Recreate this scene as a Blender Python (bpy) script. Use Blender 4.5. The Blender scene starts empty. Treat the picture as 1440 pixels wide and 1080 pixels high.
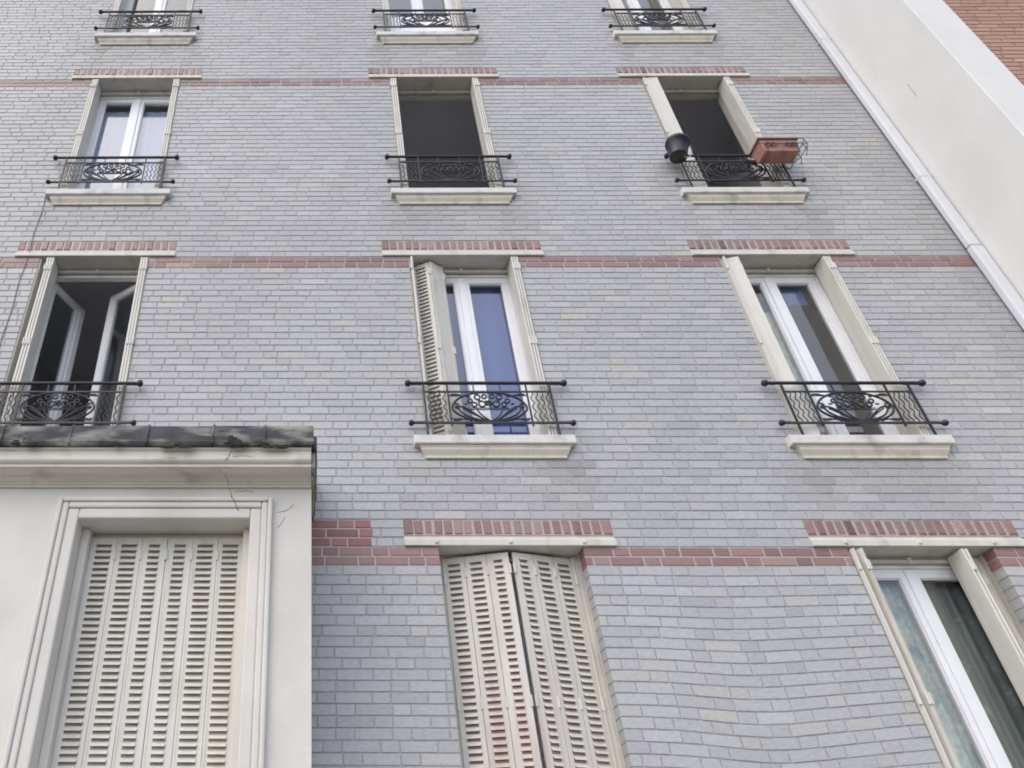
import bpy, bmesh, math, random
from mathutils import Vector, Matrix, noise
R = math.radians
random.seed(7)
S = bpy.context.scene
COL = S.collection

# ------------------------------------------------------------------ camera
cam_d = bpy.data.cameras.new("camera")
cam = bpy.data.objects.new("camera", cam_d)
COL.objects.link(cam)
CP, CYAW, CROLL = .6452, .0107, .0060
fw = Vector((0, math.cos(CP), math.sin(CP)))
up = Vector((0, -math.sin(CP), math.cos(CP)))
rt = Vector((1, 0, 0))
rz = Matrix.Rotation(CYAW, 3, 'Z')
fw, up, rt = rz @ fw, rz @ up, rz @ rt
rt, up = math.cos(CROLL) * rt + math.sin(CROLL) * up, -math.sin(CROLL) * rt + math.cos(CROLL) * up
m3 = Matrix((rt, up, -fw)).transposed()
cam.matrix_world = Matrix.Translation((0, -5.075, 1.6346)) @ m3.to_4x4()
cam_d.sensor_width = 36
cam_d.lens = 36 * 1112.36 / 1440
cam_d.shift_x = (720 - 428.82) / 1440
cam_d.clip_start = .05
cam_d.clip_end = 500
S.camera = cam

# ------------------------------------------------------------------ light
SUN_EL, SUN_AZ = R(48), R(222)          # azimuth clockwise from +Y: in front of the facade, a little to the left
w = bpy.data.worlds.new("World")
S.world = w
w.use_nodes = True
nt = w.node_tree
bg = nt.nodes['Background']
sky = nt.nodes.new('ShaderNodeTexSky')
sky.sky_type = 'NISHITA'
sky.sun_disc = False
sky.sun_elevation = SUN_EL
sky.sun_rotation = SUN_AZ
sky.air_density = 1.0
sky.dust_density = 1.8
sky.ozone_density = 1.0
nt.links.new(sky.outputs[0], bg.inputs[0])
bg.inputs[1].default_value = .15
sd = bpy.data.lights.new("sun", 'SUN')
sd.energy = 1.5
sd.angle = R(130)
sd.color = (1, .93, .84)
sun = bpy.data.objects.new("sun", sd)
COL.objects.link(sun)
sdir = Vector((math.sin(SUN_AZ) * math.cos(SUN_EL), math.cos(SUN_AZ) * math.cos(SUN_EL), math.sin(SUN_EL)))
sun.rotation_euler = sdir.to_track_quat('Z', 'Y').to_euler()
S.view_settings.view_transform = 'Standard'
S.view_settings.look = 'None'
S.view_settings.gamma = 1
S.view_settings.exposure = 0.70
S.cycles.filter_width = 1.9

# ------------------------------------------------------------------ helpers
class MB:
    def __init__(s):
        s.v = []; s.f = []; s.m = []; s.c = []; s.mi = 0; s.col = (1, 1, 1)
    def face(s, pts):
        i = len(s.v); s.v += [tuple(p) for p in pts]
        s.f.append(tuple(range(i, i + len(pts)))); s.m.append(s.mi); s.c.append(s.col)
    def poly(s, vs, fs):
        i = len(s.v); s.v += [tuple(p) for p in vs]
        for f in fs:
            s.f.append(tuple(i + k for k in f)); s.m.append(s.mi); s.c.append(s.col)
    def box(s, x0, x1, y0, y1, z0, z1):
        vs = [(x, y, z) for z in (z0, z1) for y in (y0, y1) for x in (x0, x1)]
        s.poly(vs, [(0, 2, 3, 1), (4, 5, 7, 6), (0, 1, 5, 4), (2, 6, 7, 3), (0, 4, 6, 2), (1, 3, 7, 5)])
    def prism(s, prof, x0, x1, inset=None):
        """closed (y, z) profile extruded along x; inset gives per-point shrink at both ends"""
        n = len(prof); inset = inset or [0] * n
        vs = [(x0 + k, y, z) for (y, z), k in zip(prof, inset)] + [(x1 - k, y, z) for (y, z), k in zip(prof, inset)]
        s.poly(vs, [(i, (i + 1) % n, n + (i + 1) % n, n + i) for i in range(n)] + [tuple(range(n))[::-1], tuple(range(n, 2 * n))])
    def tube(s, path, r, n=6, closed=False):
        P = [Vector(p) for p in path]; k = len(P); rings = []
        for i in range(k):
            if closed: d = P[(i + 1) % k] - P[i - 1]
            else: d = P[min(i + 1, k - 1)] - P[max(i - 1, 0)]
            d.normalize()
            a = Vector((0, 1, 0)) if abs(d.y) < .9 else Vector((1, 0, 0))
            u = d.cross(a).normalized(); v = d.cross(u)
            rr = r[i] if isinstance(r, (list, tuple)) else r
            rings.append([P[i] + rr * (math.cos(2 * math.pi * j / n) * u + math.sin(2 * math.pi * j / n) * v) for j in range(n)])
        vs = [p for q in rings for p in q]; fs = []
        for i in range(k if closed else k - 1):
            a, b = i * n, ((i + 1) % k) * n
            fs += [(a + j, a + (j + 1) % n, b + (j + 1) % n, b + j) for j in range(n)]
        s.poly(vs, fs)
        if not closed: s.face(rings[0][::-1]); s.face(rings[-1])
    def ball(s, c, r, n=8, sc=(1, 1, 1)):
        vs = []; fs = []; k = n // 2 + 1
        for i in range(k):
            t = math.pi * i / (k - 1)
            for j in range(n):
                a = 2 * math.pi * j / n
                vs.append((c[0] + sc[0] * r * math.sin(t) * math.cos(a), c[1] + sc[1] * r * math.sin(t) * math.sin(a), c[2] + sc[2] * r * math.cos(t)))
        for i in range(k - 1):
            fs += [(i * n + j, i * n + (j + 1) % n, (i + 1) * n + (j + 1) % n, (i + 1) * n + j) for j in range(n)]
        s.poly(vs, fs)
    def mesh(s, name, mats, smooth=False, tint=False):
        me = bpy.data.meshes.new(name)
        me.from_pydata(s.v, [], s.f)
        for m in mats if isinstance(mats, (list, tuple)) else [mats]: me.materials.append(m)
        me.polygons.foreach_set('material_index', s.m)
        if smooth: me.polygons.foreach_set('use_smooth', [True] * len(s.f))
        if tint:
            at = me.attributes.new('tint', 'FLOAT_COLOR', 'FACE')
            at.data.foreach_set('color', [q for c in s.c for q in (c[0], c[1], c[2], 1)])
        me.update()
        if not tint:
            bm = bmesh.new(); bm.from_mesh(me)
            bmesh.ops.recalc_face_normals(bm, faces=bm.faces); bm.to_mesh(me); bm.free()
        return me

def put(name, me, parent=None, loc=(0, 0, 0), rot=0, bevel=0, label=None):
    o = bpy.data.objects.new(name, me); COL.objects.link(o)
    o.parent = parent; o.location = loc; o.rotation_euler = (0, 0, rot)
    if bevel:
        b = o.modifiers.new('bevel', 'BEVEL'); b.width = bevel; b.segments = 2; b.limit_method = 'ANGLE'
    if label: o['label'] = label
    return o
def thing(name, label, cat, loc=(0, 0, 0), group=None):
    o = bpy.data.objects.new(name, None); COL.objects.link(o)
    o.location = loc; o['label'] = label; o['category'] = cat; o.empty_display_size = .2
    if group: o['group'] = group
    return o
def tag(o, label, cat, group=None, kind=None):
    o['label'] = label; o['category'] = cat
    if group: o['group'] = group
    if kind: o['kind'] = kind
    return o

# ------------------------------------------------------------------ materials
def mat(name, col, rough=.6, var=.08, scale=6, bump=0, bscale=60, metal=0, spec=.4, stretch=(1, 1, 1), dirt=None, dirt_amt=.5, dscale=3, dlo=.5, dhi=.7, tint=False, dstretch=(1, 1, 1), detail=5, low=None):
    m = bpy.data.materials.new(name); m.use_nodes = True
    t = m.node_tree; N = t.nodes; L = t.links; b = N['Principled BSDF']
    b.inputs['Roughness'].default_value = rough
    b.inputs['Metallic'].default_value = metal
    b.inputs['Specular IOR Level'].default_value = spec
    tc = N.new('ShaderNodeTexCoord')
    if tint is True:
        a = N.new('ShaderNodeAttribute'); a.attribute_name = 'tint'; base = a.outputs['Color']
    else:
        a = N.new('ShaderNodeRGB'); a.outputs[0].default_value = (*col, 1); base = a.outputs[0]
    geo = N.new('ShaderNodeNewGeometry')
    def nz(sc, st, det=detail):
        mp = N.new('ShaderNodeMapping'); mp.inputs['Scale'].default_value = st
        L.new(geo.outputs['Position'], mp.inputs[0])
        n = N.new('ShaderNodeTexNoise'); n.inputs['Scale'].default_value = sc; n.inputs['Detail'].default_value = det
        L.new(mp.outputs[0], n.inputs['Vector']); return n.outputs['Fac']
    def ramp(fac, lo, hi, a=0, c=1):
        r = N.new('ShaderNodeMapRange'); r.inputs[1].default_value = lo; r.inputs[2].default_value = hi
        r.inputs[3].default_value = a; r.inputs[4].default_value = c
        L.new(fac, r.inputs[0]); return r.outputs[0]
    mx = N.new('ShaderNodeMix'); mx.data_type = 'RGBA'; mx.blend_type = 'MULTIPLY'; mx.inputs[0].default_value = 1
    v = ramp(nz(scale, stretch), .3, .7, 1 - var, 1 + var)
    L.new(base, mx.inputs[6]); L.new(v, mx.inputs[7]); out = mx.outputs[2]
    if dirt:
        d = N.new('ShaderNodeMix'); d.data_type = 'RGBA'
        dn = nz(dscale, dstretch, 8)
        if low:        # the stain sits mostly below a height, where water stood
            sp = N.new('ShaderNodeSeparateXYZ'); L.new(geo.outputs['Position'], sp.inputs[0])
            ad = N.new('ShaderNodeMath'); ad.operation = 'ADD'
            L.new(dn, ad.inputs[0]); L.new(ramp(sp.outputs[2], low[0], low[1], -low[2], low[2]), ad.inputs[1])
            sb = N.new('ShaderNodeMath'); sb.operation = 'SUBTRACT'; L.new(sp.outputs[0], sb.inputs[0]); sb.inputs[1].default_value = low[3]
            ab = N.new('ShaderNodeMath'); ab.operation = 'ABSOLUTE'; L.new(sb.outputs[0], ab.inputs[0])
            a2 = N.new('ShaderNodeMath'); a2.operation = 'ADD'; L.new(ad.outputs[0], a2.inputs[0]); L.new(ramp(ab.outputs[0], 0, .45, .06, -.14), a2.inputs[1]); dn = a2.outputs[0]
        L.new(ramp(dn, dlo, dhi, 0, dirt_amt), d.inputs[0])
        L.new(out, d.inputs[6]); d.inputs[7].default_value = (*dirt, 1); out = d.outputs[2]
    L.new(out, b.inputs['Base Color'])
    if bump:
        bp = N.new('ShaderNodeBump'); bp.inputs['Strength'].default_value = bump; bp.inputs['Distance'].default_value = .004
        L.new(nz(bscale, (1, 1, 1)), bp.inputs['Height']); L.new(bp.outputs[0], b.inputs['Normal'])
    return m

M = {}
M['brick'] = mat('glazed_brick', (1, 1, 1), .42, .10, 26, .45, 120, tint=True, spec=.45, stretch=(1, 1, 2.5))
M['cream'] = mat('cream_paint', (.585, .558, .50), .5, .06, 9, .15, 90, stretch=(1, 1, .3), dirt=(.27, .22, .16), dirt_amt=.45, dscale=5, dlo=.55, dhi=.75, dstretch=(1.5, 1.5, .4))
M['shutter'] = mat('shutter_paint', (.62, .595, .54), .45, .05, 10, .1, 90, stretch=(1, 1, .25), dirt=(.33, .27, .2), dirt_amt=.4, dscale=7, dlo=.56, dhi=.76, dstretch=(1.5, 1.5, .35))
M['shutter_pink'] = mat('stained_shutter_paint', (.62, .585, .53), .45, .05, 10, .1, 90, stretch=(1, 1, .25), dirt=(.44, .28, .25), dirt_amt=.5, dscale=4.2, dlo=.45, dhi=.72, dstretch=(2.6, 2.6, .4), low=(3.5, 2.6, .10, 1.25))
M['shutter_back'] = mat('shaded_grimy_shutter_back', (.42, .375, .315), .7, .15, 12, .1, 90)  # grime plus slot shade put into the colour, to deepen the slots
M['shutter_rust'] = mat('rusty_shutter_back', (.40, .36, .31), .6, .06, 10, .1, 90, dirt=(.40, .20, .18), dirt_amt=.8, dscale=3.2, dlo=.38, dhi=.60, dstretch=(2.4, 2.4, .5), low=(3.6, 2.6, .12, 1.25))
M['sill'] = mat('sill_stone', (.63, .61, .575), .75, .07, 14, .4, 70, dirt=(.2, .175, .145), dirt_amt=.6, dscale=7, dlo=.53, dhi=.74)
M['mould'] = mat('sill_moulding_paint', (.60, .54, .455), .7, .06, 12, .3, 70, dirt=(.2, .16, .12), dirt_amt=.6, dscale=7, dlo=.54, dhi=.74, dstretch=(1, 1, .5))
M['pvc'] = mat('white_window_paint', (.80, .80, .82), .32, .03, 5, 0, spec=.5)
M['iron'] = mat('black_iron', (.014, .014, .019), .45, .25, 30, .2, 150, spec=.5)
M['room'] = mat('room_plaster', (.70, .69, .71), .9, .05, 1.5)
M['annex'] = mat('annex_render', (.64, .607, .56), .88, .05, 3, .6, 28, dirt=(.40, .365, .33), dirt_amt=.42, dscale=1.7, dlo=.44, dhi=.78, dstretch=(1, 1, .55))
M['cornice'] = mat('cornice_plaster', (.67, .625, .56), .85, .06, 5, .3, 40, stretch=(.4, 1, 1), dirt=(.24, .195, .16), dirt_amt=.6, dscale=5, dlo=.53, dhi=.76, dstretch=(.8, 1, 1.2))
M['cap'] = mat('weathered_cap', (.055, .055, .058), .7, .4, 8, .6, 30, dirt=(.33, .325, .29), dirt_amt=.8, dscale=6, dlo=.47, dhi=.64, dstretch=(.6, 1, 1.8), spec=.3)
M['oldstone'] = mat('old_stone', (.34, .30, .25), .9, .2, 14, .6, 40, dirt=(.12, .105, .09), dirt_amt=.7, dscale=9, dlo=.45, dhi=.65)
M['moss'] = mat('dark_moss', (.03, .033, .026), .95, .4, 40, .8, 80)
M['crack'] = mat('crack_shadow', (.10, .085, .075), .95, .2, 30)
M['white'] = mat('white_render', (.70, .69, .67), .88, .03, 2.2, .35, 34, dirt=(.48, .46, .43), dirt_amt=.28, dscale=1.3, dlo=.52, dhi=.8, dstretch=(1, 1, .6))
M['pipe'] = mat('white_pipe', (.66, .66, .70), .4, .04, 4, 0, stretch=(1, 1, .3))
M['grey'] = mat('galvanised_bracket', (.12, .12, .13), .6, .2, 30)
M['orange'] = mat('orange_brick', (1, 1, 1), .8, .08, 12, .3, 90, tint=True, stretch=(1, 1, 3))
M['terra'] = mat('terracotta_plastic', (.40, .20, .15), .6, .1, 14, .2, 60, dirt=(.2, .09, .07), dirt_amt=.5, dscale=9)
M['blackpot'] = mat('black_plastic', (.02, .021, .028), .35, .2, 14, spec=.5)
M['handle'] = mat('pale_wire', (.45, .45, .45), .4, .1, 20)
M['soil'] = mat('potting_soil', (.035, .025, .018), .95, .4, 60, .8, 90)
M['leaf'] = mat('plant_leaf', (.05, .09, .035), .5, .3, 20)
M['blue'] = mat('sky_reflection_blue_fabric', (.05, .11, .44), .8, .15, 2.2, .2, 200, stretch=(3, 1, .25))  # the blue stands in for sky reflected in the window glass
M['sky'] = mat('bright_blue_fabric', (.07, .125, .40), .8, .1, 8)
M['pale'] = mat('sky_reflection_sheer_fabric', (.42, .51, .74), .8, .04, 2, .1, 200, stretch=(3, 1, .4))  # pale blue stands in for bright sky reflected in the glass
M['lace'] = mat('cream_lace', (.82, .80, .68), .85, .2, 26, .6, 120, dirt=(.28, .28, .29), dirt_amt=.7, dscale=6, dlo=.52, dhi=.66, dstretch=(1.5, 1, .5))
M['net'] = mat('grey_net_fabric', (.24, .265, .26), .85, .2, 12, .3, 120, stretch=(1, 1, .3), dirt=(.6, .61, .62), dirt_amt=.6, dscale=11, dlo=.62, dhi=.7)
M['board'] = mat('beige_board', (.30, .29, .26), .7, .06, 4)
M['cable'] = mat('cable_rubber', (.17, .17, .18), .6, .1, 20)
M['asphalt'] = mat('asphalt', (.05, .05, .052), .9, .2, 30, .6, 80)
M['paving'] = mat('paving_concrete', (.32, .31, .29), .9, .12, 3, .4, 60)
M['gasket'] = mat('dark_gasket', (.03, .03, .035), .6, .1, 20)

g = bpy.data.materials.new('window_glass'); g.use_nodes = True
t = g.node_tree; t.nodes.clear()
go = t.nodes.new('ShaderNodeOutputMaterial'); gm = t.nodes.new('ShaderNodeMixShader')
gt = t.nodes.new('ShaderNodeBsdfTransparent'); gg = t.nodes.new('ShaderNodeBsdfGlossy'); gf = t.nodes.new('ShaderNodeLayerWeight'); gp = t.nodes.new('ShaderNodeMath'); gr = t.nodes.new('ShaderNodeMapRange')
gt.inputs[0].default_value = (.86, .88, .88, 1)
gg.inputs['Roughness'].default_value = .015
gg.inputs['Color'].default_value = (.95, .95, .95, 1)
gf.inputs[0].default_value = .5
gp.operation = 'POWER'; gp.inputs[1].default_value = 4.5
gr.inputs[3].default_value = .075; gr.inputs[4].default_value = 1
t.links.new(gf.outputs['Facing'], gp.inputs[0]); t.links.new(gp.outputs[0], gr.inputs[0])
gn = t.nodes.new('ShaderNodeTexNoise'); gn.inputs['Scale'].default_value = 2.5
gb = t.nodes.new('ShaderNodeBump'); gb.inputs['Strength'].default_value = .05; gb.inputs['Distance'].default_value = .02
ggeo = t.nodes.new('ShaderNodeNewGeometry')
t.links.new(ggeo.outputs['Position'], gn.inputs['Vector']); t.links.new(gn.outputs['Fac'], gb.inputs['Height'])
t.links.new(gb.outputs[0], gg.inputs['Normal'])
t.links.new(gr.outputs[0], gm.inputs[0]); t.links.new(gt.outputs[0], gm.inputs[1]); t.links.new(gg.outputs[0], gm.inputs[2])
t.links.new(gm.outputs[0], go.inputs[0])
M['glass'] = g

# ------------------------------------------------------------------ ground
def sheet(name, x0, x1, y0, y1, z, m, depth=.3):
    b = MB(); b.box(x0, x1, y0, y1, z - depth, z)
    o = put(name, b.mesh(name, m)); o['kind'] = 'structure'; return o
sheet('ground', -120, 120, -120, 120, -.16, M['asphalt'], 1)
sheet('pavement', -60, 60, -3.4, 30, 0, M['paving'], .155)
sheet('road', -60, 60, -12, -3.4, -.13, M['asphalt'], .02)

# ------------------------------------------------------------------ the grey brick building: measures
C = .07                       # course
H = 41 * C                    # storey
Z0 = 3.9                      # underside of the lowest red band
CX = {1: -1.984, 2: 1.38, 3: 4.2}
HEAD = {k: Z0 + i * H + 2 * C for i, k in enumerate('ABCD')}
OPH = 2.01                    # opening height
wins = [(k, c) for k in 'ABCD' for c in (1, 2, 3) if not (k == 'A' and c == 1)]
XL, XR = -8.2, 5.97
RED = 2                       # courses in a red band

bld = thing('apartment_building', 'grey glazed brick apartment block with red brick bands and shuttered windows in three columns', 'building')

def tint_grey(x, z, header):
    n = noise.noise(Vector((x * .5, z * .45, 1.3)))
    n2 = noise.noise(Vector((x * 1.7, z * 1.9, 7.1)))
    v = 1 + .06 * n + .04 * n2 + random.gauss(0, .030 if z < 5.2 else .022)
    if header: v *= .97
    r = random.random()
    base = (.404, .400, .412)
    if r < .10: base = (.43, .421, .40)
    elif r < .17: base = (.378, .374, .384)
    elif r < .24: base = (.435, .433, .437)
    # grime that has run down from the sills
    for k, c in wins:
        zs = HEAD[k] - OPH; dx = abs(x - CX[c]); dz = zs - .15 - z
        if 0 < dz < .75 and dx < .78:
            st = .55 + .9 * noise.noise(Vector((x * 5.5, z * .5, k == 'B')))
            edge = 1.25 if .46 < dx < .72 else .8           # the sill ends drip most
            a = max(0, min(.6, (1 - dz / .75) * (1 - max(0, dx - .62) / .16) * st * edge * .62))
            base = tuple(p * (1 - a) + q * a for p, q in zip(base, (.25, .23, .195)))
    soot = .16 * max(0, noise.noise(Vector((x * .9, z * .35, 21))) + .6 * noise.noise(Vector((x * 3, z * .8, 5))))
    base = tuple(p * (1 - soot) + q * soot for p, q in zip(base, (.2, .195, .2)))
    if XR - x < .5:  # bricks get darker towards the drainpipe, broken up by noise
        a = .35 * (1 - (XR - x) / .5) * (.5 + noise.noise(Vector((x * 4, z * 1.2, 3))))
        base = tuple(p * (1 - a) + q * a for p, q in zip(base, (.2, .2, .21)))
    return tuple(p * v for p in base)
def tint_red(x, z, row):
    f = (.0, .05, .12, .12)[min(row, 3)]
    v = 1 + random.gauss(0, .09) + .12 * noise.noise(Vector((x * 1.1, z, 4)))
    r = (.262, .150, .138) if random.random() < .8 else (.28, .19, .17)
    return tuple((p * (1 - f) + .3 * f) * v for p in r)

def sag(x, z):
    """the courses by the right hand ground floor window dip where the wall has settled"""
    a = max(0, min(1, (3.95 - z) / 1.1))
    return a * (-.05 * math.exp(-((x - 2.75) / .42) ** 2) + .03 * math.exp(-((x - 3.75) / .3) ** 2))

def courses(nlo, nhi, wall, reds):
    """every course of the facade laid in Flemish bond, cut round the openings"""
    for n in range(nlo, nhi):
        z = Z0 + n * C; zc = z + C / 2
        row = n // 41; isred = n >= 0 and n % 41 < RED
        cuts = []
        for k, c in wins:
            hd = HEAD[k]; a = CX[c]
            if hd - OPH - .05 < zc < hd: cuts.append((a - .5, a + .5))
            elif hd < zc < hd + 3 * C: cuts.append((a - .73, a + .73))
        x0 = XL if z > 4.3 else -.05
        segs = []; cur = x0
        for a, b_ in sorted(cuts):
            if b_ <= x0: continue
            if a > cur: segs.append((cur, a))
            cur = max(cur, b_)
        segs.append((cur, XR))
        if 2 <= n <= 4:
            q = .415 + .012 * (n % 2)
            segs = [(segs[0][0], q), (q, segs[0][1])] + segs[1:]
        for si, (a, b_) in enumerate(segs):
            lo = a
            # mortar bed behind the brick faces
            rd = reds.setdefault((row, si), MB())
            ptch = 2 <= n <= 4 and b_ < .45
            mb = rd if isred or ptch else wall
            mb.mi = 0
            mb.col = ((.42, .37, .35) if row == 0 else (.37, .32, .305)) if isred or ptch else (.335, .330, .334)
            steps = max(1, int((b_ - a) / .12)) if z < 4 else 1
            for q in range(steps):
                u, v = a + (b_ - a) * q / steps, a + (b_ - a) * (q + 1) / steps
                mb.face([(u, .005, z + sag(u, z)), (v, .005, z + sag(v, z)), (v, .005, z + C + sag(v, z + C)), (u, .005, z + C + sag(u, z + C))])
            for xe in (a, b_):
                mb.face([(xe + (.003 if xe == a else -.003), .005, z), (xe + (.003 if xe == a else -.003), .11, z), (xe + (.003 if xe == a else -.003), .11, z + C), (xe + (.003 if xe == a else -.003), .005, z + C)])
            # start of the bond pattern
            x = -9 + (.1725 if n % 2 else 0) + random.gauss(0, .05)
            header = False
            while x < b_:
                ln = (.115 if header else .23)
                u, v = max(x, a), min(x + ln, b_)
                if v - u > .03:
                    if v < b_ and b_ - (x + ln) < .03: v = b_
                    if u > a and x - lo < .03 and x - a < .03: u = a
                    patch = ptch
                    red = isred or patch
                    j = .0062 if red else .0042
                    bm_ = rd if red else wall
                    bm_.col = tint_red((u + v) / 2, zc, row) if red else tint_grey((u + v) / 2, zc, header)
                    if patch: bm_.col = (bm_.col[0] * 1.0, bm_.col[1] * .72, bm_.col[2] * .72)
                    uu, vv = u + (j if u > a else 0), v - (j if v < b_ else 0)
                    d = random.uniform(-.0012, .0012); e = .0025
                    zb, zt = z + j + random.uniform(-.0007, .0007), z + C - j + random.uniform(-.0007, .0007)
                    s1, s2 = sag(uu, z), sag(vv, z); s3, s4 = sag(uu, z + C), sag(vv, z + C)
                    P = [(uu, .11, zb + s1), (vv, .11, zb + s2), (vv, .11, zt + s4), (uu, .11, zt + s3),
                         (uu, d + e, zb + s1), (vv, d + e, zb + s2), (vv, d + e, zt + s4), (uu, d + e, zt + s3),
                         (uu + e, d, zb + e + s1), (vv - e, d, zb + e + s2), (vv - e, d, zt - e + s4), (uu + e, d, zt - e + s3)]
                    bm_.poly(P, [(8, 9, 10, 11), (4, 5, 9, 8), (5, 6, 10, 9), (6, 7, 11, 10), (7, 4, 8, 11), (0, 1, 5, 4), (1, 2, 6, 5), (2, 3, 7, 6), (3, 0, 4, 7)])
                x += ln; header = not header

wall = MB()
reds = {}
NTOP = 138
courses(-56, NTOP, wall, reds)
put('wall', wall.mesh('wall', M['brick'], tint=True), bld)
for b in reds.values():
    if b.f: put('string_course', b.mesh('string_course', M['brick'], tint=True), bld, label='red brick string course across the grey facade')
# top coping and flank of the block, above the frame
b = MB(); b.box(XL, XR, -.22, .6, Z0 + NTOP * C + .003, Z0 + NTOP * C + .3)
put('cornice', b.mesh('cornice', M['sill']), bld, bevel=.02)

# ------------------------------------------------------------------ one of each window element
def soldier(seed):
    random.seed(seed); b = MB()
    b.col = (.40, .345, .325); b.box(-.728, .728, .004, .1, .088, .208)
    x = -.73; n = 21; p = 1.46 / n
    for i in range(n):
        t = random.uniform(-.004, .004)
        u, v = x + i * p + .008 + random.uniform(-.003, .003), x + (i + 1) * p - .008 + random.uniform(-.003, .003)
        if i == 0: u = x
        if i == n - 1: v = -x
        f = random.uniform(-.006, .002)
        k_ = random.gauss(1, .12); b.col = tuple(q * k_ for q in ((.258, .146, .135) if random.random() < .8 else (.29, .19, .17)))
        z0, z1 = .097, .205 + random.uniform(-.003, .001)
        e = .006
        P = [(u, .1, z0), (v, .1, z0), (v + t, .1, z1), (u + t, .1, z1), (u, f + e, z0), (v, f + e, z0), (v + t, f + e, z1), (u + t, f + e, z1),
             (u + e, f, z0 + e), (v - e, f, z0 + e), (v + t - e, f, z1 - e), (u + t + e, f, z1 - e)]
        b.poly(P, [(8, 9, 10, 11), (4, 5, 9, 8), (5, 6, 10, 9), (6, 7, 11, 10), (7, 4, 8, 11), (0, 1, 5, 4), (1, 2, 6, 5), (2, 3, 7, 6), (3, 0, 4, 7)])
    return b.mesh('brick_lintel', M['brick'], tint=True)
SOLD = [soldier(s) for s in (1, 2, 3)]
random.seed(11)

b = MB()   # steel I-beam lintel: two lips and a sunk web
b.prism([(.1, .002), (-.020, .002), (-.020, .048), (-.012, .054), (-.002, .058), (-.001, .074), (-.004, .081), (.1, .082)], -.735, .735)
LINTEL = b.mesh('lintel_beam', M['cream'])
b = MB(); b.tube([(0, -.016, 0), (0, -.026, 0), (0, -.030, 0)], [.014, .014, .008], 10)
BOLT = b.mesh('bolt', M['cream'], True)

def reveal(y0):
    b = MB(); h = OPH
    for s in (-1, 1):
        xa, xb = sorted((s * .5, s * .62)); b.box(xa, xb, .113, .30, -h - .02, .02)
        if y0 < .1:
            xa, xb = sorted((s * .489, s * .4995)); b.box(xa, xb, .008, .30, -h + .001, -.001)
        xa, xb = sorted((s * .452, s * .4995)); b.box(xa, xb, .150, .186, -h, -.002)      # hinge post
    b.box(-.4995, .4995, .02, .30, 0, .08)
    return b.mesh('window_reveal', M['cream'])
REVEAL = {'A': reveal(.112), 'x': reveal(.0)}

b = MB(); b.box(-.45, .45, .150, .172, -.046, -.022); b.box(-.012, .012, .136, .152, -.056, -.012)
b.box(-.45, .45, .152, .19, -.012, -.003)
STOP = b.mesh('stop_bar', M['cream'])

SW = 1.215
b = MB()
b.prism([(.30, .036), (-.04, .033), (-.066, .026), (-.066, -.044), (-.054, -.051), (.06, -.051)], -SW / 2, SW / 2)
SILL = b.mesh('window_sill', M['sill'])
b = MB()
b.prism([(.05, -.053), (-.046, -.053), (-.046, -.064), (-.041, -.068), (-.039, -.088), (-.022, -.118), (-.017, -.128), (-.017, -.150), (.05, -.150)],
        -.572, .572, [0, 0, 0, .012, .014, .036, .04, .045, .045])
MOULD = b.mesh('sill_moulding', M['mould'])

def frame_box(b, x0, x1, z0, z1, y0, y1, wd, wbot=None):
    wbot = wbot or wd
    b.box(x0, x0 + wd, y0, y1, z0, z1); b.box(x1 - wd, x1, y0, y1, z0, z1)
    b.box(x0 + wd, x1 - wd, y0 + .0005, y1 - .0005, z0, z0 + wbot); b.box(x0 + wd, x1 - wd, y0 + .0005, y1 - .0005, z1 - wd, z1)
b = MB(); frame_box(b, -.5, .5, -OPH, -.012, .19, .252, .058)
FRAME = b.mesh('window_frame', M['pvc'])
b = MB(); frame_box(b, -.5, .5, -OPH, -.012, .19, .252, .04)
FRAME_C = b.mesh('window_frame', M['cream'])
SASH_W, SASH_Z0, SASH_Z1 = .44, -OPH + .06, -.07
def sash_mesh(astragal, bottom=.09):
    """hinge at x=0, free stile at x=SASH_W, face towards -y"""
    b = MB(); frame_box(b, .002, SASH_W - .001, SASH_Z0, SASH_Z1, -.018, .036, .064, bottom)
    # glazing bead, set back
    frame_box(b, .064, SASH_W - .063, SASH_Z0 + bottom - .002, SASH_Z1 - .062, -.006, .03, .010)
    if astragal: b.box(SASH_W - .028, SASH_W + .03, -.032, -.0185, SASH_Z0 + .01, SASH_Z1 - .01)
    return b.mesh('sash', M['pvc'])
SASH, SASH_A = sash_mesh(False), sash_mesh(True)
SASH_TALL, SASH_TALL_R = sash_mesh(True, .80), sash_mesh(False, .80)
def pane_mesh(bottom=.09):
    b = MB(); b.box(.074, SASH_W - .073, .010, .016, SASH_Z0 + bottom + .008, SASH_Z1 - .072); return b.mesh('pane', M['glass'])
PANE = pane_mesh(); PANE_TALL = pane_mesh(.80)

def mirror_mesh(me):
    m2 = me.copy(); m2.transform(Matrix.Scale(-1, 4, (1, 0, 0))); m2.flip_normals(); return m2
MIR = {}
def mir(me):
    if me.name not in MIR: MIR[me.name] = mirror_mesh(me)
    return MIR[me.name]

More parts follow.
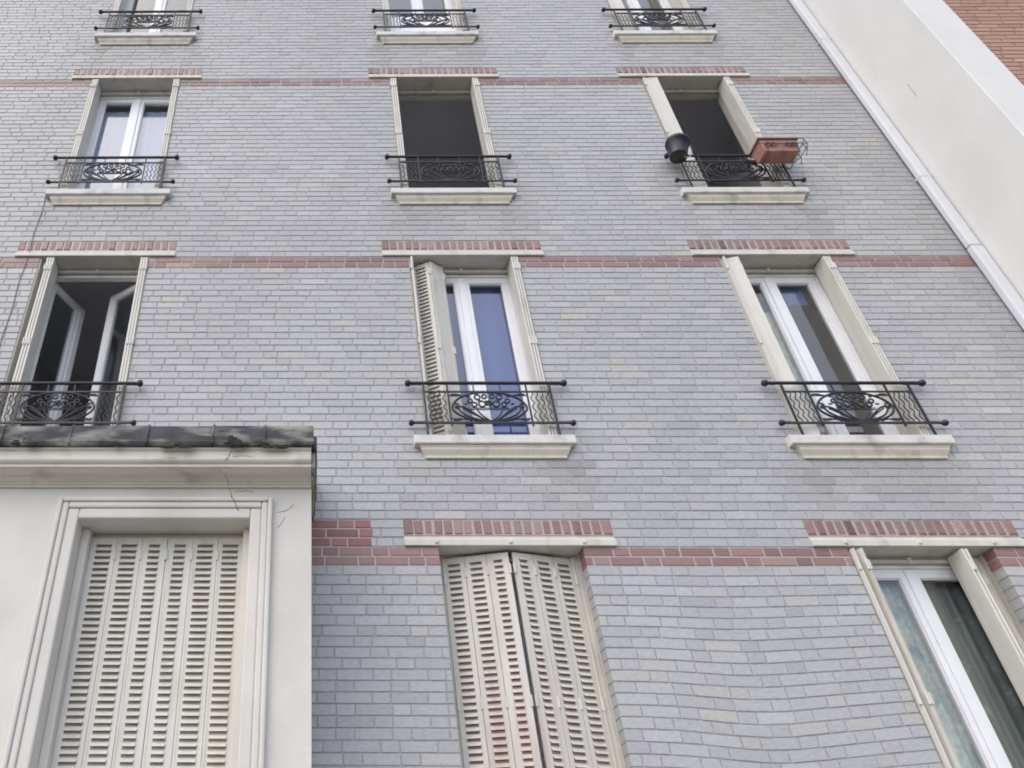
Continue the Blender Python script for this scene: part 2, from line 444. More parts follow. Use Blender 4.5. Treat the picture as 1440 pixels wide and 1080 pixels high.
# shutter leaf: runs from the origin along -y, street face towards +x, thin in x
LW = .158
def leaf_mesh(material, h=OPH - .02, w=LW, kind='slat', stile=.034, p=.042, deep=.016):
    b = MB(); tk = .0075
    if kind == 'plain':
        b.box(-tk, tk, -w, 0, .01, h)
        for y in (-.02, -w + .02): b.box(tk, tk + .004, y - .008, y + .008, .012, h - .002)
    else:
        deep = deep if kind == 'slat' else .005
        b.box(-tk, tk, -stile, 0, .01, h); b.box(-tk, tk, -w, -w + stile, .01, h)
        b.box(-tk, tk, -w + stile, -stile, .01, .05); b.box(-tk, tk, -w + stile, -stile, h - .035, h)
        for y in (-.008, -w + .008): b.box(tk, tk + .003, y - .006, y + .006, .012, h - .002)
        n = int((h - .085) / p); p = (h - .085) / n
        ya, yb = -w + stile, -stile
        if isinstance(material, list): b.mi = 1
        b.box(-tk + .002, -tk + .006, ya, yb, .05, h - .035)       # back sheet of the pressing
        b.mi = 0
        for i in range(n):
            z = .05 + i * p; lip = z + p * .53; xb = -tk + .006 if kind == 'slat' else tk - .002
            # a pressed louvre: the tongue leans out over its slot, closed at both cheeks
            b.poly([(tk, ya, z + p), (tk, yb, z + p), (tk + deep, yb, lip), (tk + deep, ya, lip),
                    (tk - .003, ya, z + p), (tk - .003, yb, z + p), (tk + deep - .002, yb, lip), (tk + deep - .002, ya, lip)],
                   [(0, 1, 2, 3), (4, 7, 6, 5), (3, 2, 6, 7), (0, 3, 7, 4), (1, 5, 6, 2), (0, 4, 5, 1)])
            b.box(-tk + .006, tk, ya, yb, z - .003, z + (.006 if kind == 'slat' else p * .4))
    # hinge knuckles on both long edges
    for z in (h - .12, h * .5, .16):
        for y, r_ in ((-.004, .006), (-w + .001, .0105)): b.tube([(tk + .001, y, z - .035), (tk + .001, y, z + .035)], r_, 8)
    return b.mesh('leaf', material)
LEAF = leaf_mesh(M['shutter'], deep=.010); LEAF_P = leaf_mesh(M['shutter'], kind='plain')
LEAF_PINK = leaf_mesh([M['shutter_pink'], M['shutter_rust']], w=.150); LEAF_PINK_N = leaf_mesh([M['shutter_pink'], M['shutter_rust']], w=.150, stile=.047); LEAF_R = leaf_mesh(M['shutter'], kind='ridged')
b = MB()
for z in (.18, 1.0, 1.83): b.tube([(0, 0, z - .04), (0, 0, z + .04)], .011, 8)
b.tube([(0, 0, .01), (0, 0, OPH - .02)], .006, 6)
HINGE = b.mesh('hinge_rod', M['shutter'])

# folded: three leaves standing side by side against the jamb;  (inward x, y, degrees from straight out, flip, plain)
FOLD = [(.019, .142, 0, 0, 0), (.042, .142, 0, 0, 0), (.065, .142, 0, 0, 0)]
FOLD_IN = [(.074, .142, 2, 0, 0), (.101, .142, 1, 0, 0), (.128, .142, 0, 0, 0)]
ACROSS = [(.030, .142, 2, 0, 1), (.028, .004, 86, 1, 0), (.19, .022, 168, 0, 1)]
ACROSS_B3 = [(.030, .142, 2, 0, 1), (.012, .030, 76, 1, 0), (.135, .035, 168, 0, 1)]
SLANT = [(.022, .135, 2, 0, 1), (.050, .130, 62, 0, 2), (.194, .045, 122, 0, 1)]
ACROSS_A3 = [(.012, .13, 2, 0, 1), (.016, .115, 22, 1, 0), (.046, .125, 10, 0, 1)]
OUT_A3 = [(.035, .158, 86, 0, 1), (.200, .135, 3, 1, 0), (.227, .135, 3, 0, 0)]
CLOSED = [(.046, .165, 76, 0, 2), (.046 + .148, .165 - .038, 75, 0, 2), (.046 + .295, .165 - .078, 76, 0, 3)]
def shutter(cx, zsill, s, cfg, parent, leaf=LEAF, label=None, y_off=0, half=.5):
    """s = -1 left jamb, +1 right jamb"""
    root = put('shutter', HINGE, parent, (cx + s * (half - .045), .140 + y_off, zsill), label=label)
    for (u, y, deg, flip, plain) in cfg:
        me = {0: LEAF_R, 1: LEAF_P, 2: leaf, 3: LEAF_PINK_N}[plain]
        # direction straight out is -y; positive degrees turn the free end towards the window's middle
        a = R(deg) * (1 if s < 0 else -1)
        # the leaf's street face (+x) must look at the street when closed: left leaf closed runs +x, its face must be -y
        # rotating -y onto +x is +90 deg, which turns +x onto +y: so mirror on the left
        left_face = (s < 0) != bool(flip)
        o = put('leaf', mir(me) if left_face else me, root, (s * (half - u) - s * (half - .045), y - .140, 0), a)
    return root

# railing
RX = .497; RZ_T, RZ_2, RZ_B = .520, .435, .140
SIDE = .31
def bars(fn): b = MB(); fn(b); return b
b = MB()
b.tube([(-.612, 0, RZ_T), (.612, 0, RZ_T)], .0145, 8)
HANDRAIL = b.mesh('handrail', M['iron'], True)
b = MB()
for x in (-RX, RX): b.box(x - .007, x + .007, -.007, .007, .024, RZ_T)
for x in (-SIDE, SIDE): b.box(x - .006, x + .006, -.006, .006, RZ_B - .03, RZ_T)
for x in (-.105, .105): b.box(x - .004, x + .004, -.004, .004, RZ_2, RZ_T)
b.box(-RX, RX, -.006, .006, RZ_2 - .006, RZ_2 + .006)
b.box(-.615, .615, -.0075, .0075, RZ_B - .0075, RZ_B + .0075)
RAIL = b.mesh('railing', M['iron'])
b = MB()     # cast end boss, with the spigot that goes back into the wall
b.tube([(-.040, 0, 0), (-.026, 0, 0), (-.018, 0, 0), (-.004, 0, 0), (.012, 0, 0), (.022, 0, 0), (.027, 0, 0)], [.013, .016, .027, .032, .031, .024, .010], 12)
BOSS = b.mesh('end_boss', M['iron'], True)
def wavy(b, x):
    n = 26; z0, z1 = RZ_B, RZ_2
    b.tube([(x + .010 * math.sin(2 * math.pi * 3.5 * i / n), 0, z0 + (z1 - z0) * i / n) for i in range(n + 1)], .0048, 5)
b = MB()
wavy(b, 0); WAVE = b.mesh('wavy_bar', M['iron'], True)
def scroll():
    b = MB(); hgt = RZ_2 - RZ_B; zc = RZ_B + hgt * .52
    def bez(p0, p1, p2, p3, r=.0075, n=14):
        pts = []
        for i in range(n + 1):
            t = i / n; q = 1 - t
            pts.append((q ** 3 * p0[0] + 3 * q * q * t * p1[0] + 3 * q * t * t * p2[0] + t ** 3 * p3[0], 0, RZ_B + hgt * (q ** 3 * p0[1] + 3 * q * q * t * p1[1] + 3 * q * t * t * p2[1] + t ** 3 * p3[1])))
        b.tube(pts, r, 5)
    for s in (-1, 1):
        bez((0, .97), (s * .10, 1.0), (s * .26, .86), (s * .288, .52), .0095)          # upper half of the lens
        bez((s * .288, .52), (s * .30, .30), (s * .17, .04), (0, .02), .0095)          # lower half
        bez((s * .245, .50), (s * .18, .62), (s * .10, .12), (0, .03), .0078)          # inner leaf
        bez((s * .245, .50), (s * .225, .20), (s * .11, .10), (0, .05), .0078)
        bez((s * .10, .44), (s * .09, .30), (s * .04, .12), (0, .06), .0065)
        b.tube([(s * (.255 + (.032 - .0022 * i) * math.cos(.62 * i)), 0, zc + (.036 - .0024 * i) * math.sin(.62 * i)) for i in range(13)], .0078, 5)  # volute
        b.ball((s * .255, 0, zc), .012, 6)
        bez((s * .29, .90), (s * .24, .98), (s * .20, .80), (s * .16, .90), .0065); bez((s * .29, .10), (s * .26, .02), (s * .22, .20), (s * .15, .06), .0065)
        bez((s * .21, .46), (s * .15, .34), (s * .09, .16), (s * .02, .05), .0065)
        for v in (.87, .13): b.tube([(s * SIDE, 0, RZ_B + hgt * v), (s * (.20 if v > .5 else .225), 0, RZ_B + hgt * v)], .0055, 5)
        for (x, v, r) in ((.055, .60, .026), (.085, .82, .022), (.115, .58, .020), (.145, .70, .018), (.03, .84, .018)):
            b.tube([(s * x + r * math.cos(2 * math.pi * i / 12), 0, RZ_B + hgt * v + r * math.sin(2 * math.pi * i / 12)) for i in range(12)], .0078, 5, True)
        for (x, v) in ((.155, .84), (.07, .70), (.18, .6)): b.ball((s * x, 0, RZ_B + hgt * v), .012, 6, (1.6, .6, .8))
    for v in (.42, .47): b.tube([(-.15, 0, RZ_B + hgt * v), (.15, 0, RZ_B + hgt * v)], .005, 5)
    for i in range(5):
        a = 2 * math.pi * i / 5; b.ball((.022 * math.cos(a), -.002, RZ_B + hgt * .62 + .022 * math.sin(a)), .015, 6, (1, .6, 1))
    b.ball((0, -.008, RZ_B + hgt * .62), .011, 6)
    return b.mesh('scroll_panel', M['iron'], True)
SCROLL = scroll()
def railing(cx, zs):
    r = put('railing', RAIL, bld, (cx, -.056, zs))
    put('handrail', HANDRAIL, r); put('scroll_panel', SCROLL, r)
    for s in (-1, 1):
        for z in (RZ_T, RZ_B):
            o = put('end_boss', BOSS if s > 0 else mir(BOSS), r, (s * .617, 0, z))
            o.scale = (.88, .9, .88) if z == RZ_T else (.76, .8, .76)
        for q in range(4): put('wavy_bar', WAVE, r, (s * (SIDE + .033 + q * .040), 0, 0))
    return r

# room behind a window
def room_mesh():
    b = MB(); x, y0, y1, z0, z1 = 1.05, .302, 3.6, -OPH - .25, .28
    b.face([(-x, y1, z0), (x, y1, z0), (x, y1, z1), (-x, y1, z1)])
    b.face([(-x, y0, z0), (-x, y1, z0), (-x, y1, z1), (-x, y0, z1)]); b.face([(x, y0, z0), (x, y0, z1), (x, y1, z1), (x, y1, z0)])
    b.face([(-x, y0, z1), (-x, y1, z1), (x, y1, z1), (x, y0, z1)]); b.face([(-x, y0, z0), (x, y0, z0), (x, y1, z0), (-x, y1, z0)])
    o = .55                                          # inner face of the outside wall round the opening
    b.face([(-x, y0, z0), (-o, y0, z0), (-o, y0, z1), (-x, y0, z1)]); b.face([(o, y0, z0), (x, y0, z0), (x, y0, z1), (o, y0, z1)])
    b.face([(-o, y0, .02), (o, y0, .02), (o, y0, z1), (-o, y0, z1)]); b.face([(-o, y0, z0), (o, y0, z0), (o, y0, -OPH - .01), (-o, y0, -OPH - .01)])
    return b.mesh('room', M['room'])
ROOM = room_mesh()

def sashes(win, cx, hd, left=0, right=0, tall=False):
    for s, ang in ((-1, left), (1, right)):
        me = ((SASH_TALL if s < 0 else SASH_TALL_R) if tall else (SASH_A if s < 0 else SASH))
        pm = PANE_TALL if tall else PANE
        if s > 0: me, pm = mir(me), mir(pm)
        a = R(ang) * (1 if s < 0 else -1)
        o = put('sash', me, win, (s * .441, .227, 0), a)
        p = put('pane', pm, win, (s * .441, .227, 0), a)

CFG = {  # window: (left shutter, right shutter, sash mode)
    ('A', 2): (CLOSED, CLOSED, 'shut'), ('A', 3): (ACROSS_A3, OUT_A3, 'shut'),
    ('B', 1): (FOLD_IN, FOLD, 'ajar'), ('B', 2): (SLANT, FOLD, 'shut'), ('B', 3): (ACROSS_B3, FOLD, 'shut'),
    ('C', 1): (FOLD, FOLD, 'shut'), ('C', 2): (FOLD, FOLD, 'open'), ('C', 3): (ACROSS, FOLD, 'open'),
    ('D', 1): (FOLD, FOLD, 'shut'), ('D', 2): (FOLD, FOLD, 'tall'), ('D', 3): (ACROSS, FOLD, 'shut')}
for i, (k, c) in enumerate(wins):
    cx, hd = CX[c], HEAD[k]; zs = hd - OPH
    put('brick_lintel', SOLD[i % 3], bld, (cx, 0, hd))
    li = put('lintel_beam', LINTEL, bld, (cx, 0, hd), bevel=.003)
    if k == 'A':
        for x in (-.51, 0, .51): put('bolt', BOLT, li, (x, 0, .026))
    put('window_reveal', REVEAL['A' if k == 'A' else 'x'], bld, (cx, 0, hd), bevel=.003)
    sl = put('window_sill', SILL, bld, (cx, 0, zs), bevel=.006)
    put('sill_moulding', MOULD, sl, bevel=.003)
    put('stop_bar', STOP, bld, (cx, 0, hd))
    put('room', ROOM, bld, (cx, 0, hd))
    L_, R_, mode = CFG[(k, c)]
    win = put('window', FRAME_C if mode == 'open' else FRAME, bld, (cx, 0, hd), bevel=.003)
    if mode == 'shut': sashes(win, cx, hd)
    if mode == 'tall': sashes(win, cx, hd, tall=True)
    if mode == 'ajar':
        sashes(win, cx, hd, 66, 33); win['label'] = 'window with both casements swung open into a dark room'
    if mode == 'open': win['label'] = 'wide open window onto a dark room'
    lab = 'closed louvred shutter with pink stains' if (k, c) == ('A', 2) else None
    lf = LEAF_PINK if (k, c) == ('A', 2) else LEAF
    shutter(cx, zs, -1, L_, bld, lf, lab); shutter(cx, zs, 1, R_, bld, lf, lab)
    if k != 'A': railing(cx, zs)

# ------------------------------------------------------------------ things in and on the windows
def cloth(name, x0, x1, z0, z1, y, m, folds, amp, label, cat, scallop=0, group=None):
    b = MB(); nx, nz = 60, 16; vs = []
    for layer in (0, .003):
        for j in range(nz + 1):
            for i in range(nx + 1):
                u = i / nx; v = j / nz
                a = amp * math.sin(2 * math.pi * folds * u + .6 * math.sin(5 * u + 2 * v)) * (1 - .3 * v)
                xx = x0 + (x1 - x0) * u
                if scallop and i == 0: xx += scallop * math.sin(j * 3.1)
                vs.append((xx, y + a + layer, z0 + (z1 - z0) * v))
    K = (nx + 1) * (nz + 1); fs = []
    for j in range(nz):
        for i in range(nx):
            q = j * (nx + 1) + i
            fs += [(q, q + 1, q + nx + 2, q + nx + 1), (K + q, K + q + nx + 1, K + q + nx + 2, K + q + 1)]
    b.poly(vs, fs)
    b.tube([(x0 - .02, y, z1 + .004), (x1 + .02, y, z1 + .004)], .006, 6)
    o = put(name, b.mesh(name, m, True))
    return tag(o, label, cat, group)
hB, hA, hC, hD = HEAD['B'], HEAD['A'], HEAD['C'], HEAD['D']
cloth('curtain', CX[2] - .5, CX[2] + .5, hB - 2.0, hB - .03, .30, M['blue'], 5, .010, 'plain blue curtain with the sky reflection of the closed glass put into its colour, beside the slanting shutter', 'curtain')  # cloth colour carries the sky reflection of this pane
cloth('curtain', CX[1] - .5, CX[1] + .5, hC - 2.0, hC - .20, .30, M['pale'], 6, .008, 'pale sheer curtain filling the leftmost window of the third row', 'curtain')  # cloth colour carries the pale sky reflection of these panes
cloth('curtain', CX[3] - .5, CX[3] - .02, hA - 2.0, hA - .02, .31, M['lace'], 6, .012, 'cream lace curtain in the left half of the lowest right window', 'curtain')
cloth('curtain', CX[3] + .13, CX[3] + .5, hA - 2.0, hA - .02, .32, M['net'], 4, .014, 'dark grey dotted net curtain in the right half of the lowest right window', 'curtain')
cloth('curtain', CX[3] - .5, CX[3] - .03, hB - 2.0, hB - .42, .31, M['lace'], 5, .010, 'cream lace half curtain in the window above the dotted net', 'curtain')
cloth('curtain', CX[3] + .15, CX[3] + .33, hB - .34, hB - .10, .29, M['sky'], 2, .008, 'small blue cloth hanging high behind the glass above the potted plant', 'cloth')

def pot_lathe(b, prof, n=14):
    vs = [(r * math.cos(2 * math.pi * j / n), r * math.sin(2 * math.pi * j / n), z) for r, z in prof for j in range(n)]
    fs = []
    for i in range(len(prof) - 1):
        fs += [(i * n + j, i * n + (j + 1) % n, (i + 1) * n + (j + 1) % n, (i + 1) * n + j) for j in range(n)]
    fs.append(tuple(range(n))[::-1]); b.poly(vs, fs)
# plant inside the middle right window
pl = thing('potted_plant', 'leafy plant in a brown clay pot standing inside the window under the blue cloth', 'plant', (CX[3] + .20, .46, hB - OPH + .22))
b = MB(); pot_lathe(b, [(.10, 0), (.14, .24), (.15, .245), (.15, .28), (.135, .28), (.13, .25), (.0, .25)]); put('pot', b.mesh('pot', M['terra'], True), pl)
b = MB(); pot_lathe(b, [(.13, .25), (.09, .262), (.0, .268)]); put('soil', b.mesh('soil', M['soil']), pl)
b = MB(); random.seed(5)
for i in range(70):
    a = random.uniform(0, 6.28); r = random.uniform(.02, .17); z = random.uniform(.28, .62); ln = random.uniform(.05, .1)
    c = Vector((r * math.cos(a), .6 * r * math.sin(a), z)); d = Vector((math.cos(a), math.sin(a), random.uniform(-.3, .8))).normalized()
    sd_ = d.cross(Vector((0, 0, 1))).normalized() * ln * .28; nn = sd_.cross(d).normalized() * .006
    b.poly([c, c + d * ln * .5 + sd_ + nn, c + d * ln, c + d * ln * .5 - sd_ + nn, c + d * ln * .5 - nn], [(0, 1, 4), (1, 2, 4), (2, 3, 4), (3, 0, 4), (0, 3, 2, 1)])
    if i % 5 == 0: b.tube([(0, 0, .26), c * .6 + Vector((0, 0, .1)), c], .004, 5)
put('foliage', b.mesh('foliage', M['leaf']), pl)
b = MB(); b.ball((0, 0, .05), .05, 10, (1, .8, 1.1)); b.tube([(0, 0, 0), (0, 0, .01)], .04, 10)
o = tag(put('ornament', b.mesh('ornament', M['pvc'], True), None, (CX[3] + .06, .46, hB - OPH + .68)), 'small white ornament behind the glass beside the potted plant', 'ornament')
b = MB(); b.box(CX[3] - .02, CX[3] + .46, .40, .60, hB - OPH + .195, hB - OPH + .22); b.box(CX[3] - .02, CX[3] + .12, .42, .56, hB - OPH + .66, hB - OPH + .68)
b.box(CX[3] - .02, CX[3] + .0, .42, .56, hB - OPH - .2, hB - OPH + .66); b.box(CX[3] + .44, CX[3] + .46, .42, .56, hB - OPH - .2, hB - OPH + .195)
tag(put('plant_stand', b.mesh('plant_stand', M['board'])), 'pale wooden stand inside the window under the potted plant', 'stand')

# black bucket pot hung on the left end of the upper right railing
zr = hC - OPH + RZ_T
bk = thing('hanging_pot', 'black bucket shaped flower pot hooked on the left end of a railing', 'flower pot', (CX[3] - .602, -.190, zr - .195))
bk.rotation_euler = (0, R(13), 0)
b = MB(); pot_lathe(b, [(.082, 0), (.085, .01), (.105, .20), (.116, .205), (.116, .235), (.108, .235), (.102, .2), (0, .19)], 18)
put('bucket', b.mesh('bucket', M['blackpot'], True), bk)
b = MB(); b.tube([(.118, 0, .22), (.119, -.02, .10), (.10, -.02, -.005), (.05, -.02, -.012)], .006, 6)
b.tube([(-.06, .10, .22), (-.06, .135, .20), (-.06, .145, .165)], .005, 6); b.tube([(.06, .10, .22), (.06, .135, .20), (.06, .145, .165)], .005, 6)
put('wire_hook', b.mesh('wire_hook', M['handle'], True), bk)
b = MB(); pot_lathe(b, [(.104, .19), (.05, .21), (0, .212)]); put('soil', b.mesh('soil', M['soil']), bk)

# terracotta trough in its wire holder on the right end
tr = thing('flower_trough', 'terracotta flower trough with a ribbed front in a wire holder on the railing', 'flower trough', (CX[3] + .375, -.190, zr - .235))
def taper(b, x0, x1, y0, y1, z0, z1, k):
    b.poly([(x0 + k, y0 + k, z0), (x1 - k, y0 + k, z0), (x1 - k, y1 - k, z0), (x0 + k, y1 - k, z0), (x0, y0, z1), (x1, y0, z1), (x1, y1, z1), (x0, y1, z1)],
           [(0, 3, 2, 1), (0, 1, 5, 4), (1, 2, 6, 5), (2, 3, 7, 6), (3, 0, 4, 7), (4, 5, 6, 7)])
b = MB(); taper(b, -.185, .185, -.095, .095, .03, .185, .018)
put('trough_body', b.mesh('trough_body', M['terra']), tr, bevel=.006)
b = MB(); frame_box(b, -.196, .196, .186, .212, -.105, .105, .014)
b.box(-.196, .196, -.106, -.092, .1865, .2115); b.box(-.196, .196, .092, .106, .1865, .2115)
put('rim', b.mesh('rim', M['terra']), tr)
b = MB()
for s in (-1, 1):
    for q in range(2):
        x = s * (.07 + .055 * q)
        b.tube([(x + .03 * math.cos(a / 8 * 6.28), -.098 + .0, .105 + .028 * math.sin(a / 8 * 6.28)) for a in range(8)], .004, 5, True)
b.tube([(-.16, -.098, .105), (.16, -.098, .105)], .003, 5)
put('wire_scroll', b.mesh('wire_scroll', M['iron'], True), tr)
b = MB()
b.tube([(-.22, -.112, .10), (.235, -.112, .10), (.262, -.05, .10), (.262, .06, .10), (.235, .112, .10), (-.22, .112, .10)], .004, 5, True)
b.tube([(-.2, -.112, .18), (.235, -.112, .18), (.262, -.05, .18), (.262, .06, .18), (.235, .112, .18), (-.2, .112, .18)], .004, 5, True)
for x, y in ((.262, -.05), (.262, .06), (.235, -.112)): b.tube([(x, y, .18), (x + .01, y, .09), (x - .03, y, -.006)], .004, 5)
b.tube([(-.15, .10, -.005), (-.15, .14, .02), (-.15, .135, .14)], .004, 5); b.tube([(.15, .10, -.005), (.15, .14, .02), (.15, .135, .14)], .004, 5)
for x in (-.15, .15): b.tube([(x, -.11, .10), (x, -.085, -.006), (x, .10, -.006)], .004, 5)
put('wire_holder', b.mesh('wire_holder', M['iron'], True), tr)
b = MB(); b.box(-.19, .19, -.085, .085, .186, .195); put('soil', b.mesh('soil', M['soil']), tr)

# cable down the wall, left of the windows
b = MB(); pts = []
for i in range(40):
    z = 4.2 + (7.75 - 4.2) * i / 39; pts.append((-2.605 + .006 * math.sin(i * .9) + .0015 * i / 39, -.006, z))
pts += [(-2.60, -.01, 7.73), (-2.592, -.02, 7.735)]
b.tube(pts, .0038, 6)
tag(put('cable', b.mesh('cable', M['cable'], True)), 'thin black cable running down the grey brick from the corner of a sill', 'cable')

# ------------------------------------------------------------------ drainpipe in the right corner
dp = thing('drainpipe', 'flat white rectangular drainpipe standing in the corner between grey brick and white wall', 'drainpipe', (6.01, -.045, 0))
b = MB()
b.box(-.052, .056, -.032, .036, 0, 6.97); b.box(-.050, .054, -.030, .034, 6.975, 14.2)
put('pipe', b.mesh('pipe', M['pipe']), dp, bevel=.012)
for z in (2.6, 5.1, 7.6, 10.1, 12.6):
    b = MB(); b.box(-.0535, .0575, -.0335, .034, -.008, .008); b.box(-.062, -.0535, .022, .044, -.010, .010)
    put('bracket', b.mesh('bracket', M['pipe']), dp, (0, 0, z + .35), bevel=.003)

# ------------------------------------------------------------------ neighbour on the right
nb = thing('neighbouring_building', 'taller white rendered building with orange brick front standing forward on the right', 'building', (6.08, 0, 0))
b = MB(); b.box(0, .40, -.915, 2.5, 0, 22)
put('white_pier', b.mesh('white_pier', M['white']), nb, bevel=.01)
b = MB(); random.seed(3)
for n in range(int(22 / .068)):
    z = n * .068; x = .40 - random.uniform(0, .2)
    b.col = (.28, .17, .135); b.face([(.40, -.895, z), (4.5, -.895, z), (4.5, -.895, z + .068), (.40, -.895, z + .068)])
    while x < 4.5:
        u, v = max(x, .401), min(x + .222, 4.5)
        rv = random.gauss(1, .08); q = 1 + .1 * noise.noise(Vector((x, z, 9)))
        b.col = (.40 * rv * q, .235 * rv * q, .175 * rv * q)
        d = random.uniform(-.001, .001)
        if v - u > .02: b.poly([(u, -.9 + d, z + .004), (v - .008, -.9 + d, z + .004), (v - .008, -.9 + d, z + .06), (u, -.9 + d, z + .06), (u, -.894, z + .004), (v - .008, -.894, z + .004), (v - .008, -.894, z + .06), (u, -.894, z + .06)],
                                 [(0, 1, 2, 3), (4, 5, 1, 0), (3, 2, 6, 7), (0, 3, 7, 4), (1, 5, 6, 2)])
        x += .23
put('brick_front', b.mesh('brick_front', M['orange'], tint=True), nb)
b = MB()
random.seed(9)
for (y, z, ln) in ((-.42, 8.75, .22),):
    b = MB(); p = [(-.0005, y + random.uniform(-.006, .006), z + ln * i / 5) for i in range(6)]
    b.tube(p, .0014, 4); put('crack', b.mesh('crack', M['crack']), nb)

# ------------------------------------------------------------------ low rendered building on the left
an = thing('low_building', 'low cream rendered building with a weathered black topped cornice in front of the grey brick', 'building', (0, 0, 0))
WX0, WX1, WZ = -1.467, -.386, 3.94           # window opening
YF = -.6
b = MB()
b.box(-9, WX0, YF, -.02, 0, 4.17); b.box(WX1, -.002, YF, -.02, 0, 4.17); b.box(WX0, WX1, YF, -.02, WZ, 4.17); b.box(WX0, WX1, YF, -.02, 0, 1.0)
put('wall', b.mesh('wall', M['annex']), an)
b = MB()   # moulded architrave, mitred: three steps
def arch(b, o0, o1, y):
    """frame between offsets o0 (inner) and o1 (outer) from the opening, front face at y"""
    x0, x1, z1, zb = WX0, WX1, WZ, 1.0
    b.box(x0 - o1, x0 - o0, y, YF + .01, zb, z1 + o1); b.box(x1 + o0, x1 + o1, y, YF + .01, zb, z1 + o1)
    b.box(x0 - o0, x1 + o0, y, YF + .01, z1 + o0, z1 + o1)
arch(b, .0, .070, YF - .018); arch(b, .070, .110, YF - .030); arch(b, .110, .140, YF - .042)
put('architrave', b.mesh('architrave', M['annex']), an, bevel=.011)
b = MB()
b.box(WX0 + .001, WX0 + .05, YF + .12, YF + .30, 1.0, WZ - .001); b.box(WX1 - .05, WX1 - .001, YF + .12, YF + .30, 1.0, WZ - .001)
b.box(WX0 + .051, WX1 - .051, YF + .21, YF + .30, WZ - .03, WZ - .001)
put('window_reveal', b.mesh('window_reveal', M['annex']), an, bevel=.004)
b = MB()
b.prism([(-.05, 4.165), (-.622, 4.160), (-.622, 4.172), (-.636, 4.174), (-.636, 4.184), (-.650, 4.187), (-.662, 4.196), (-.690, 4.199), (-.690, 4.203), (-.735, 4.206), (-.758, 4.213), (-.758, 4.218), (-.774, 4.219), (-.774, 4.240), (-.790, 4.243), (-.798, 4.250), (-.803, 4.258), (-.803, 4.318), (-.812, 4.320), (-.822, 4.332), (-.05, 4.332)], -9, -.003)
put('cornice', b.mesh('cornice', M['cornice']), an)
cap = MB(); random.seed(21)
xs = [-9, -8.4, -7.8, -7.2, -6.6, -6, -5.4, -4.8, -4.2, -3.6, -3.0, -2.45, -1.98, -1.54, -1.05, -.63, -.30, .016]
for a, c_ in zip(xs, xs[1:]):
    cap = MB(); e = random.uniform(-.004, .004); nn = 10
    for q in range(nn):
        u, v = a + .003 + (c_ - a - .006) * q / nn, a + .003 + (c_ - a - .006) * (q + 1) / nn
        z0 = 4.336 + .006 * noise.noise(Vector((u * 6, 1, 0)))
        z1 = 4.336 + .006 * noise.noise(Vector((v * 6, 1, 0)))
        prof = lambda z: [(-.02, z), (-.845, z), (-.855, z + .02), (-.852, 4.44), (-.846, 4.478), (-.835, 4.487), (-.02, 4.56)]
        pa, pb = prof(z0), prof(z1); k = len(pa)
        cap.poly([(u, y + e, z) for y, z in pa] + [(v, y + e, z) for y, z in pb], [(i, (i + 1) % k, k + (i + 1) % k, k + i) for i in range(k)] + ([tuple(range(k))[::-1]] if q == 0 else []) + ([tuple(range(k, 2 * k))] if q == nn - 1 else []))
    put('cap_slab', cap.mesh('cap_slab', M['cap']), an)
    if c_ < 0:
        b = MB(); b.tube([(c_, -.853, 4.345), (c_, -.857, 4.40), (c_, -.85, 4.47), (c_, -.83, 4.492), (c_, -.6, 4.515)], .010, 6); put('cap_joint', b.mesh('cap_joint', M['cap'], True), an)
b = MB()
b.box(-.002, .024, -.77, -.1, 4.215, 4.33); b.box(-.002, .014, -.68, -.1, 4.175, 4.213)
put('cornice_return', b.mesh('cornice_return', M['oldstone']), an, bevel=.008)
b = MB(); b.box(-.002, .034, -.80, -.1, 4.333, 4.435)
put('cap_return', b.mesh('cap_return', M['cap']), an, bevel=.012)
random.seed(4)
for (x, z, r, sx) in ((-.50, 4.372, .04, 1.0), (-.49, 4.345, .045, 1.2), (-.53, 4.35, .035, 1.3), (-.42, 4.336, .02, 3), (-.86, 4.334, .018, 4), (-.80, 4.330, .015, 2.5), (-.27, 4.333, .018, 2.2), (-.15, 4.333, .016, 4), (-1.85, 4.36, .035, 1.6), (-1.78, 4.345, .025, 2), (-1.3, 4.336, .012, 4)):
    b = MB()
    for q in range(4): b.ball((x + random.uniform(-.02, .02) * sx, -.838 + random.uniform(-.012, .0), z + random.uniform(-.012, .012)), r * random.uniform(.6, .9), 7, (sx, .5, 1))
    put('moss', b.mesh('moss', M['moss']), an)
def crackline(pts, wd):
    b = MB()
    for (p, q) in zip(pts, pts[1:]):
        p, q = Vector(p), Vector(q)
        n = 7; j0 = Vector((0, 0, 0))
        for i in range(n):
            a, c_ = p.lerp(q, i / n) + j0, p.lerp(q, (i + 1) / n)
            j = Vector((random.uniform(-.005, .005), 0, random.uniform(-.003, .003))) if i < n - 1 else Vector((0, 0, 0))
            b.tube([a, c_ + j], [wd * random.uniform(.25, .8), wd * random.uniform(.25, .8)], 4); j0 = j
    put('crack', b.mesh('crack', M['crack']), an)
random.seed(8)
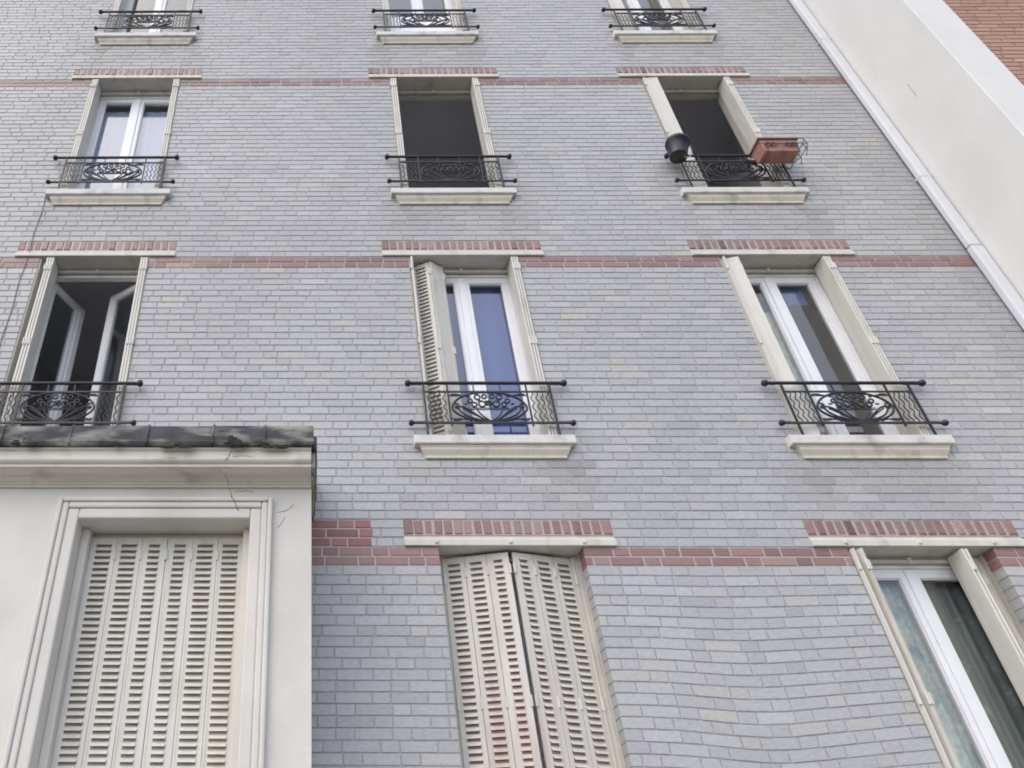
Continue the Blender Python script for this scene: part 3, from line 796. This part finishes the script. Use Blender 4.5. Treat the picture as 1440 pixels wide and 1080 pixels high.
crackline([(-.505, -.8035, 4.33), (-.525, -.8035, 4.27), (-.545, -.8035, 4.25)], .0035)
crackline([(-.545, -.7725, 4.236), (-.55, -.7725, 4.214)], .003)
crackline([(-.55, -.72, 4.20), (-.54, -.66, 4.19), (-.535, -.628, 4.168)], .0025)
crackline([(-.53, YF - .001, 4.165), (-.51, YF - .001, 4.09)], .0028)
crackline([(-.51, YF - .0425, 4.078), (-.495, YF - .0425, 4.055), (-.46, YF - .019, 3.99)], .0032)
crackline([(-.5, -.8035, 4.275), (-.41, -.8035, 4.282), (-.36, -.8035, 4.27)], .0025)
crackline([(-.50, YF - .001, 4.135), (-.43, YF - .001, 4.142), (-.37, YF - .001, 4.135)], .0025)
crackline([(-.215, YF - .001, 3.99), (-.16, YF - .001, 4.0), (-.115, YF - .001, 4.045)], .003)
crackline([(-.17, YF - .001, 3.955), (-.19, YF - .001, 3.91), (-.21, YF - .001, 3.88)], .0022)
crackline([(-.92, -.8035, 4.262), (-.86, -.8035, 4.268)], .003)
# its closed shutters: six leaves across
AH = WZ - .033 - 1.02; AW = (WX1 - WX0 - .11) / 6
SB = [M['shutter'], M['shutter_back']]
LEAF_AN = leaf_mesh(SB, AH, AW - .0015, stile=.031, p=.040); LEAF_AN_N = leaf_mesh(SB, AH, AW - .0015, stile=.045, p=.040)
b = MB(); b.tube([(0, 0, .01), (0, 0, AH)], .006, 6)
for z in (.3, 1.4, 2.6): b.tube([(0, 0, z - .04), (0, 0, z + .04)], .010, 8)
HINGE_AN = b.mesh('hinge_rod', M['shutter'])
for s in (-1, 1):
    xh = WX0 + .055 if s < 0 else WX1 - .055
    root = put('shutter', HINGE_AN, an, (xh, YF + .195, 1.02), label='closed louvred shutter in the moulded white surround')
    for q in range(3):
        la = LEAF_AN_N if q == 2 else LEAF_AN
        put('leaf', mir(la) if s < 0 else la, root, (-s * AW * q, .008, 0), R(90 if s < 0 else -90))
b = MB(); b.box(WX0 + .05, WX1 - .05, YF + .24, YF + .25, 1.0, WZ - .03)
put('window', b.mesh('window', M['board']), an)
